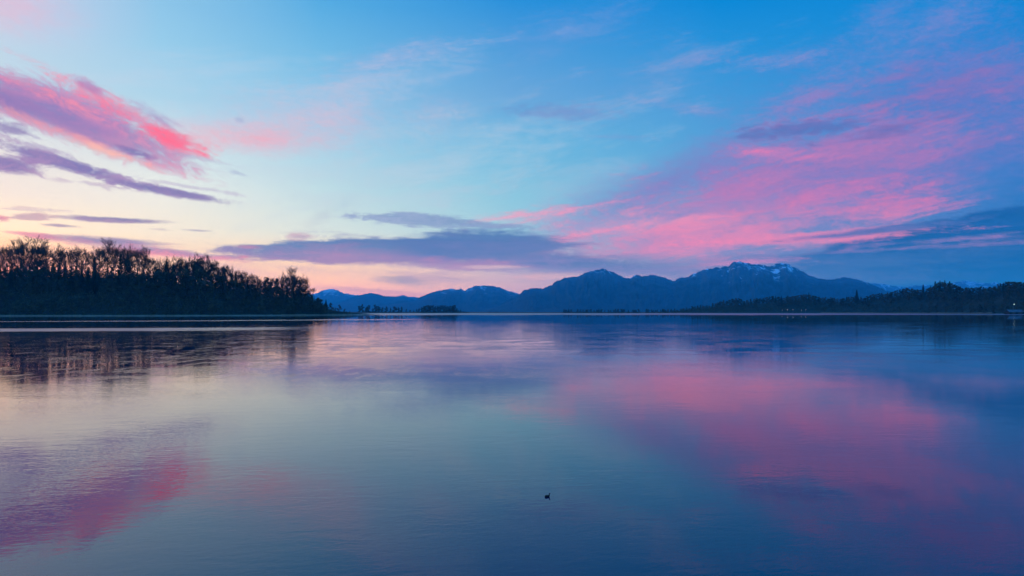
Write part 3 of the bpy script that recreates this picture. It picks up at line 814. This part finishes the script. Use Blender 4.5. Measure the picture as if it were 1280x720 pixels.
# the crowns one can single out
S = 'bare'
plant_to(S, 46, 822, 310.5, 'broadest bare crown on the left hill, near the photo\'s left edge', None, wide=1.25, variant=2)
plant_to(S, 26, 826, 312, 'bare crown just left of the broadest one on the left hill', None, wide=1.1, variant=2)
plant_to(S, 134, 820, 312.5, 'round bare crown directly left of the tall dark conifer pair', None, wide=1.3, variant=2)
plant_to(S, 179, 815, 318, 'wide bare crown directly right of the tall dark conifer pair', None, wide=1.15, variant=0)
plant_to(S, 366, 838, 347.5, 'fan-shaped bare tree standing above the low right end of the wooded hill', None, wide=1.1, variant=2)
plant_to('fir', 151, 808, 314, 'left, slimmer one of the two tall dark conifers on the hill crest', None, wide=.95, variant=1)
plant_to('fir', 159.5, 804, 314, 'right, fuller one of the two tall dark conifers on the hill crest', None, wide=1.15, variant=2)
plant_to('fir', 208, 800, 324.5, 'pointed conifer left of a slightly lower one where the hill begins to drop', None, variant=2)
plant_to('fir', 216.5, 798, 328, 'slightly lower conifer right beside the pointed one where the hill begins to drop', None, variant=0)
plant_to('fir', 118, 806, 319, 'ragged dark conifer between two bare crowns on the hill crest', None, wide=1.1, variant=1)
plant_to('fir', 233, 800, 331, 'small dark conifer right of the pointed pair on the hill', None, variant=1)
plant_to(S, 379, 845, 355.5, 'bare tree on the steep end of the hill just right of the fan-shaped one', None, wide=1.1, variant=0)
plant_to(S, 389, 850, 363, 'last bare tree where the hill falls to the spit', None, wide=1.2, variant=3)
# darker, fuller trees that close the hillside below the crest
GF = 'dark full trees packed below the crest of the left hill'
px = -40.0
while px < 398:
    for row in range(2):
        Y = interp(RA, px) + interp(CA, px) * (0.8 - 0.28 * row + R.uniform(-.08, .08))
        yt = interp(SOLID_A, px) - 4 + R.uniform(-3, 4) + row * 7
        q = R.random(); FQ = .26 if px < 190 else .1
        plant_to('fir' if q < FQ else 'leafy', px + R.uniform(-1, 1), Y, yt, 'dark full-crowned tree packed below the crest of the left hill' if q >= FQ else 'dark conifer packed below the crest of the left hill', GF if q >= FQ else 'dark conifers packed below the crest of the left hill', wide=R.uniform(.9, 1.25) if q >= FQ else 1.15)
    px += R.uniform(6.4, 8.6)
# trees at the water's edge
px = -40.0
while px < 396:
    Y = shoreA(px) + R.uniform(14, 34)
    plant('bare' if R.random() < .45 else 'leafy', px, Y, R.uniform(9, 18), 'low tree of the dark belt along the foot of the left hill by the water', 'trees along the foot of the left hill', wide=R.uniform(.9, 1.3))
    px += R.uniform(8, 13)
# the headland's last trees
for (px_, yt, key, lab) in ((399, 372, 'leafy', 'rounded tree where the wooded hill meets the low spit'), (407.5, 373.5, 'fir', 'small pointed tree at the start of the low spit'),
                            (414, 378, 'leafy', 'narrow tree left of the last round bush on the spit'), (424, 380.5, 'leafy', 'last round tree out on the low spit'),
                            (419, 384, 'leafy', 'low bush between the two last trees on the spit'), (431, 385.5, 'leafy', 'small bush right of the last round tree on the spit'),
                            (437, 388.3, 'leafy', 'lowest bush at the thin end of the spit')):
    Y = shoreA(px_) + (26 if px_ < 425 else 10)
    plant_to(key, px_, Y, yt, lab, None, wide=1.5 if key == 'leafy' else 1.2)

# wooded hillside between the single trees: one mass of thicket
def thicket(name, pts, mat, label, group=None, per=60, seed=3):
    r = random.Random(seed); mb = MB()
    for (x, y, z, h, w) in pts:
        for i in range(per):
            a = r.uniform(0, 6.283); q = w * math.sqrt(r.random()); t = r.random()
            p = Vector((x + math.cos(a) * q * (1.1 - .6 * t), y + math.sin(a) * q * (1.1 - .6 * t), z - 0.5 + h * t))
            u = rdir(r, -50, 70) * r.uniform(.35, 1.0); v = rdir(r, -50, 50) * r.uniform(.3, .9)
            mb.quad(p - u, p - v, p + u, p + v)
    return tag(mb.build(name, mat), label, None, None, 'stuff')
pts = []
r_ = random.Random(5)
for i in range(2100):
    px = r_.uniform(-110, 408)
    s = shoreA(px); c = interp(CA, px)
    Y = s + 8 + c * 1.1 * r_.random()
    z = ground_z(px, Y)
    ymax = interp(SOLID_A, px) + r_.uniform(-2, 9)
    h = min(r_.uniform(7, 20), (YH - ymax) / F * Y + CAM_H - z)
    if h < 1.5: continue
    pts.append((at(px, Y), Y, z, h, r_.uniform(2.5, 5)))
thicket('woodland', pts, M['leaves'], 'dark wooded slope of the left hill, thicket too dense to tell trees apart', per=46)

# ------------------------------------------------------------------ wooded islet left of centre
GI = 'trees of the flat strip of wood left of the centre'
def strip_tree(px, yt, Yb, key, lab, grp, wide=1.0, far=True):
    plant_to(key, px, Yb, yt, lab, grp, wide=wide)
isl = [(449, 382), (453, 380), (458, 384), (461, 381), (466, 385), (469, 380.5), (473, 382), (478, 384), (483, 383), (488, 384.5), (493, 382.5), (498, 384), (502, 383), (508, 386), (513, 387), (517, 387.5), (521, 386)]
for px_, yt in isl:
    strip_tree(px_, yt, 2030 + R.uniform(0, 25), 'farleafy', 'small loose tree in the gappy left half of the flat strip left of centre', 'gappy trees of the strip left of centre', R.uniform(1.2, 1.7))
px = 524.0
top2 = [(524, 385), (532, 381.5), (540, 380.5), (548, 382), (556, 381.5), (563, 380.5), (569, 380.5), (572, 386), (578, 387), (584, 389)]
while px < 584:
    strip_tree(px, interp(top2, px) + R.uniform(-.6, 1.2), 2030 + R.uniform(0, 35), 'farleafy', 'tree in the closed right half of the flat strip of wood left of centre', 'closed trees of the strip left of centre', R.uniform(1.2, 1.7))
    px += R.uniform(2.2, 3.6)
for px_, lab in ((611.5, 'larger of two tiny trees alone on the far shore below the mountains'), (621, 'smaller of two tiny trees alone on the far shore below the mountains')):
    strip_tree(px_, 389.2 if px_ < 615 else 389.6, 2040, 'farleafy', lab, None, 1.3)
# low line of trees running right from the middle
px = 705.0
while px < 832:
    yt = 387.5 - 3.0 * max(0, fbm(px * 0.11, 3.3) + .35) + R.uniform(-.8, .8)
    if R.random() > .12:
        strip_tree(px, yt, shoreB(px) + R.uniform(18, 60), 'farleafy' if R.random() < .93 else 'farfir', 'tiny tree in the low broken line on the far shore under the rounded peak', 'tiny trees of the low line under the rounded peak', R.uniform(1.2, 1.9))
    px += R.uniform(2.0, 4.4)

# ------------------------------------------------------------------ wooded right shore
SKY_B = [(826, 388), (835, 386), (850, 384.5), (870, 381), (885, 379.5), (900, 376), (910, 373), (922, 371.5), (930, 374), (945, 371.5), (955, 369.5), (970, 369), (985, 368.5), (1000, 367.5), (1012, 367), (1025, 369.5), (1040, 371), (1052, 371), (1060, 369.5), (1080, 369.5), (1090, 367), (1100, 366), (1112, 365), (1122, 361.5), (1132, 358), (1140, 359.5), (1150, 361), (1160, 360), (1168, 355), (1174, 351.5), (1188, 351), (1195, 355), (1201, 358), (1215, 358.5), (1232, 357.5), (1240, 358), (1248, 354), (1256, 351.2), (1268, 350.5), (1280, 351.5), (1320, 349), (1400, 346), (1480, 344)]
px = 832.0
while px < 1330:
    t = R.uniform(0.55, 1.05)
    Y = shoreB(px) + CB * t
    yt = interp(SKY_B, px) + abs(R.gauss(0, 1.1))
    q = R.random()
    key, lab, grp = ('farfir', 'dark conifer on the skyline of the wooded right shore', 'skyline conifers of the right shore') if q < .06 else ('budding', 'brownish budding tree on the skyline of the wooded right shore', 'budding skyline trees of the right shore') if q < .45 else ('farleafy', 'round-crowned tree on the skyline of the wooded right shore', 'skyline broadleaf trees of the right shore')
    plant_to(key, px, Y, yt, lab, grp, wide=R.uniform(1.1, 1.8))
    px += R.uniform(2.9, 4.6) if px < 1285 else 10
for px_, yt, lab, w in ((1011, 364.5, 'thin pointed tree rising alone above the middle of the wooded right shore', .7), (1071, 361.5, 'tall narrow tree standing alone above the dip of the wooded right shore', 1.1),
                     (1154, 355, 'dark pointed conifer alone left of the conifer clump', 1.2), (1163.5, 356.5, 'lower conifer between the lone one and the conifer clump', 1.0),
                     (1169, 350.8, 'leftmost conifer of the high clump on the right shore', 1.2), (1175, 350, 'second conifer from the left in the high clump', 1.2),
                     (1181, 349.6, 'tallest conifer in the middle of the high clump', 1.2), (1187, 350.8, 'rightmost conifer of the high clump on the right shore', 1.2)):
    plant_to('fir', px_, shoreB(px_) + 150, yt, lab, None, wide=w)
# budding and dark trees on the slope facing the water
px = 1150.0
while px < 1330:
    for row in range(3):
        Y = shoreB(px) + 20 + 45 * row + R.uniform(-8, 8)
        gz = ground_z(px, Y)
        room = (YH - interp(SKY_B, px) - 4) / F * Y + CAM_H - gz
        q = R.random()
        key, lab, grp = ('budding', 'brownish budding tree on the slope facing the water at the far right', 'budding trees at the far right') if q < .55 else ('farleafy', 'dark green tree on the slope facing the water at the far right', 'dark green slope trees at the far right')
        if px > 1290 and row: continue
        plant(key, px + R.uniform(-2, 2), Y, min(room, R.uniform(11, 18)), lab, grp, wide=R.uniform(.85, 1.2))
    px += R.uniform(8, 12)
pts = []
for i in range(2300):
    px = r_.uniform(828, 1440)
    s = shoreB(px); Y = s + 22 + CB * 1.0 * r_.random()
    z = ground_z(px, Y)
    ymax = interp(SKY_B, px) + r_.uniform(1.5, 6)
    h = min(r_.uniform(6, 16), (YH - ymax) / F * Y + CAM_H - z)
    if h < 1.5: continue
    pts.append((at(px, Y), Y, z, h, r_.uniform(3.5, 7)))
thicket('woodland', pts, M['leaves'], 'dark closed woodland covering the long right shore', per=40, seed=8)
# low bushes under the tree lines
pts = []
for i in range(420):
    px = r_.choice([r_.uniform(524, 586), r_.uniform(450, 524), r_.uniform(705, 835)])
    Y = (2028 if px < 600 else shoreB(px) + 14) + r_.uniform(0, 30)
    pts.append((at(px, Y), Y, ground_z(px, Y), r_.uniform(1.5, 4.5), 3.0))
thicket('bushes', pts, M['leaves'], 'low dark bushes under the far tree lines', per=24, seed=9)

# reeds
def reeds(x0, x1, n, hmin, hmax, off0, off1, shore, label, seed):
    r = random.Random(seed); mb = MB()
    for i in range(n):
        px = r.uniform(x0, x1)
        Y = shore(px) + r.uniform(off0, off1)
        z = ground_z(px, Y) - .1; x = at(px, Y)
        h = r.uniform(hmin, hmax) * (0.7 + 0.6 * max(0, fbm(px * .08, 2.2) + .3)); w = r.uniform(.05, .16)
        a = r.uniform(0, 3.14); u = Vector((math.cos(a), math.sin(a), 0)) * w
        p = Vector((x, Y, z)); q = p + Vector((r.uniform(-.4, .4), r.uniform(-.4, .4), h))
        mb.quad(p - u, p + u, q + u * .3, q - u * .3)
    tag(mb.build('reeds', M['reed']), label, None, None, 'stuff')
reeds(1026, 1240, 9000, 1.8, 3.4, -4, 14, shoreB, 'pale dry reeds fringing the right shore', 1)
reeds(352, 440, 2600, .8, 1.8, -2, 10, shoreA, 'dry reeds at the foot of the spit', 2)
reeds(-60, 352, 5200, .5, 1.6, -3, 8, shoreA, 'thin dry reeds along the foot of the left hill', 3)

# ------------------------------------------------------------------ lamps on the far shore
def lamp(px, py, Y, kind, label, group=None, head_r=0.5):
    gz = ground_z(px, Y); z = zat(py, Y); h = max(4.0, z - gz)
    root = empty('street_lamp', (at(px, Y), Y, gz))
    p = MB(); p.tube([Vector((0, 0, -.3)), Vector((0, 0, h - .3))], [.12, .07], 8)
    p.tube([Vector((0, 0, h - .5)), Vector((0, -.5, h + .15)), Vector((0, -1.0, h + .2))], [.06, .05, .05], 6)
    p.build('pole', M['metal'], root)
    hd = MB()
    hd.box(-.4, .4, -1.5, -.7, h + .12, h + .3)
    o = hd.build('lamp_head', M['metal'], root)
    g = MB()
    n = 10
    for j in range(5):
        for k in range(n):
            th = math.pi * j / 4 ; a = 2 * math.pi * k / n
            g.v.append((math.sin(th) * math.cos(a) * head_r, -1.1 + math.sin(th) * math.sin(a) * head_r, h - .42 + math.cos(th) * head_r))
    for j in range(4):
        for k in range(n):
            g.f.append((j * n + k, j * n + (k + 1) % n, (j + 1) * n + (k + 1) % n, (j + 1) * n + k))
    g.build('bulb', M[kind], root)
    return tag(root, label, 'street lamp', group)
GL = 'lit lamps on the middle of the right shore'
for px_, py, hr, lab in ((977.5, 387.5, .42, 'faint lit lamp, leftmost of the five on the right shore'), (984, 387, .6, 'brightest of the five lit lamps on the right shore'),
                     (991, 386.8, .45, 'lit lamp third from the left on the right shore'), (1001.5, 387.6, .4, 'lit lamp fourth from the left on the right shore'), (1007, 386.9, .45, 'rightmost of the five lit lamps on the right shore')):
    lamp(px_, py, shoreB(px_) + 6, 'lamp_warm', lab, GL, hr)
lamp(1267, 380, shoreB(1267) + 16, 'lamp_white', 'tall white lit lamp beside the boathouse at the right edge', None, .42)

# ------------------------------------------------------------------ boathouse at the right edge
def boathouse():
    px0, px1 = 1262, 1292
    Y = shoreB(1272) - 3
    x0, x1 = at(px0, Y), at(px1, Y)
    L = x1 - x0
    root = empty('boathouse', ((x0 + x1) / 2, Y, 0))
    zf, ze, zr = 0.9, 4.0, 7.6
    D = 12.0
    hw = L / 2
    w = MB()
    # front wall between three boat bays
    bays = [(-hw + 3, -hw + 11), (-hw + 14, -hw + 22), (-hw + 26, -hw + 35)]
    xs = [-hw] + [v for b in bays for v in b] + [hw]
    for i in range(0, len(xs), 2):
        w.box(xs[i], xs[i + 1], 0, .3, zf, ze)
    for a, b in bays: w.box(a + .004, b - .004, .02, .28, ze - .7, ze)
    w.box(-hw, hw, D - .3, D, zf, ze); w.box(-hw, -hw + .3, .3, D - .3, zf, ze); w.box(hw - .3, hw, .3, D - .3, zf, ze)
    for sx in (-hw, hw - .3):     # gables
        i = len(w.v)
        w.v += [(sx, 0, ze), (sx, D, ze), (sx, D / 2, zr - .4), (sx + .3, 0, ze), (sx + .3, D, ze), (sx + .3, D / 2, zr - .4)]
        w.f += [(i, i + 2, i + 1), (i + 3, i + 4, i + 5), (i, i + 3, i + 5, i + 2), (i + 1, i + 2, i + 5, i + 4)]
    w.build('wall', M['dark_wood'], root)
    rf = MB()
    for s in (0, 1):
        ya, yb = (-1.2, D / 2) if s == 0 else (D + 1.2, D / 2)
        i = len(rf.v)
        rf.v += [(-hw - 1, ya, ze - .6), (hw + 1, ya, ze - .6), (hw + 1, yb, zr), (-hw - 1, yb, zr), (-hw - 1, ya, ze - .35), (hw + 1, ya, ze - .35), (hw + 1, yb, zr + .25), (-hw - 1, yb, zr + .25)]
        rf.f += [tuple(i + k for k in q) for q in ((0, 1, 2, 3), (4, 7, 6, 5), (0, 4, 5, 1), (0, 3, 7, 4), (1, 5, 6, 2))]
    rf.build('roof', M['roof'], root)
    for a, b in bays:
        d = MB()
        n = 6
        for k in range(n):
            xa = a + (b - a) * k / n
            d.box(xa + .03, xa + (b - a) / n - .03, .35, .45, zf + .1, ze - .75)
        d.build('door', M['wood'], root)
    dk = MB()
    dk.box(-hw - 6, hw + 2, -5, -.02, .75, .95)
    for k in range(10):
        xx = -hw - 5.5 + k * (L + 6) / 9.5
        dk.tube([Vector((xx, -4.6, -2)), Vector((xx, -4.6, 1.5))], [.16, .15], 6)
    dk.build('jetty', M['dark_wood'], root)
    fd = MB(); fd.box(-hw, hw, 0, D, -2, zf - .004); fd.build('foundation', M['dark_wood'], root)
    tag(root, 'low wooden boathouse with grey roof and dark boat bays at the right edge', 'boathouse')
boathouse()

# a few mooring posts off the reed shore
for px_, dz, lab in ((1163, 2.2, 'thin pale post standing left of the others off the reeds'), (1174, 2.8, 'thin pale post, second from the left off the reeds'), (1189, 2.4, 'thin pale post right of the middle of the reed shore'), (1212, 2.9, 'tallest thin pale post near the right end of the reeds')):
    Y = shoreB(px_) - 9
    p = MB(); p.tube([Vector((0, 0, -2.5)), Vector((.05, 0, dz * .6)), Vector((.1, .02, dz))], [.2, .18, .14], 7)
    o = p.build('mooring_post', M['reed']); o.location = (at(px_, Y), Y, 0)
    tag(o, lab, 'post', 'mooring posts off the right shore')

# ------------------------------------------------------------------ the lone water bird
def bird():
    px, py = 684.3, 621.0
    Y = CAM_H * F / (py - YH)
    root = empty('water_bird', (at(px, Y), Y, 0), math.radians(25))
    prof = [(-.16, .012, .036), (-.135, .034, .034), (-.09, .052, .038), (-.02, .066, .028), (.05, .062, .026), (.10, .045, .032), (.125, .018, .05)]
    b = MB(); n = 12
    for (x, rr, zc) in prof:
        for k in range(n):
            a = 2 * math.pi * k / n
            b.v.append((x, math.cos(a) * rr * .95, zc + math.sin(a) * rr * .85))
    for j in range(len(prof) - 1):
        for k in range(n):
            b.f.append((j * n + k, j * n + (k + 1) % n, (j + 1) * n + (k + 1) % n, (j + 1) * n + k))
    b.f.append(tuple(range(n - 1, -1, -1))); b.f.append(tuple((len(prof) - 1) * n + k for k in range(n)))
    # neck and head in the same skin
    pts = [Vector((.085, 0, .04)), Vector((.108, 0, .075)), Vector((.108, 0, .105)), Vector((.112, 0, .125)), Vector((.128, 0, .138)), Vector((.15, 0, .136)), Vector((.163, 0, .13))]
    b.tube(pts, [.034, .026, .02, .023, .027, .02, .006], 10)
    b.build('body', M['feather'], root, True)
    q = MB(); q.tube([Vector((.158, 0, .131)), Vector((.19, 0, .126))], [.007, .002], 6); q.build('bill', M['bill'], root)
    root.scale = (.48, .52, .54)
    tag(root, 'tiny dark water bird with raised head, alone on the open lake', 'bird')
bird()
haze()
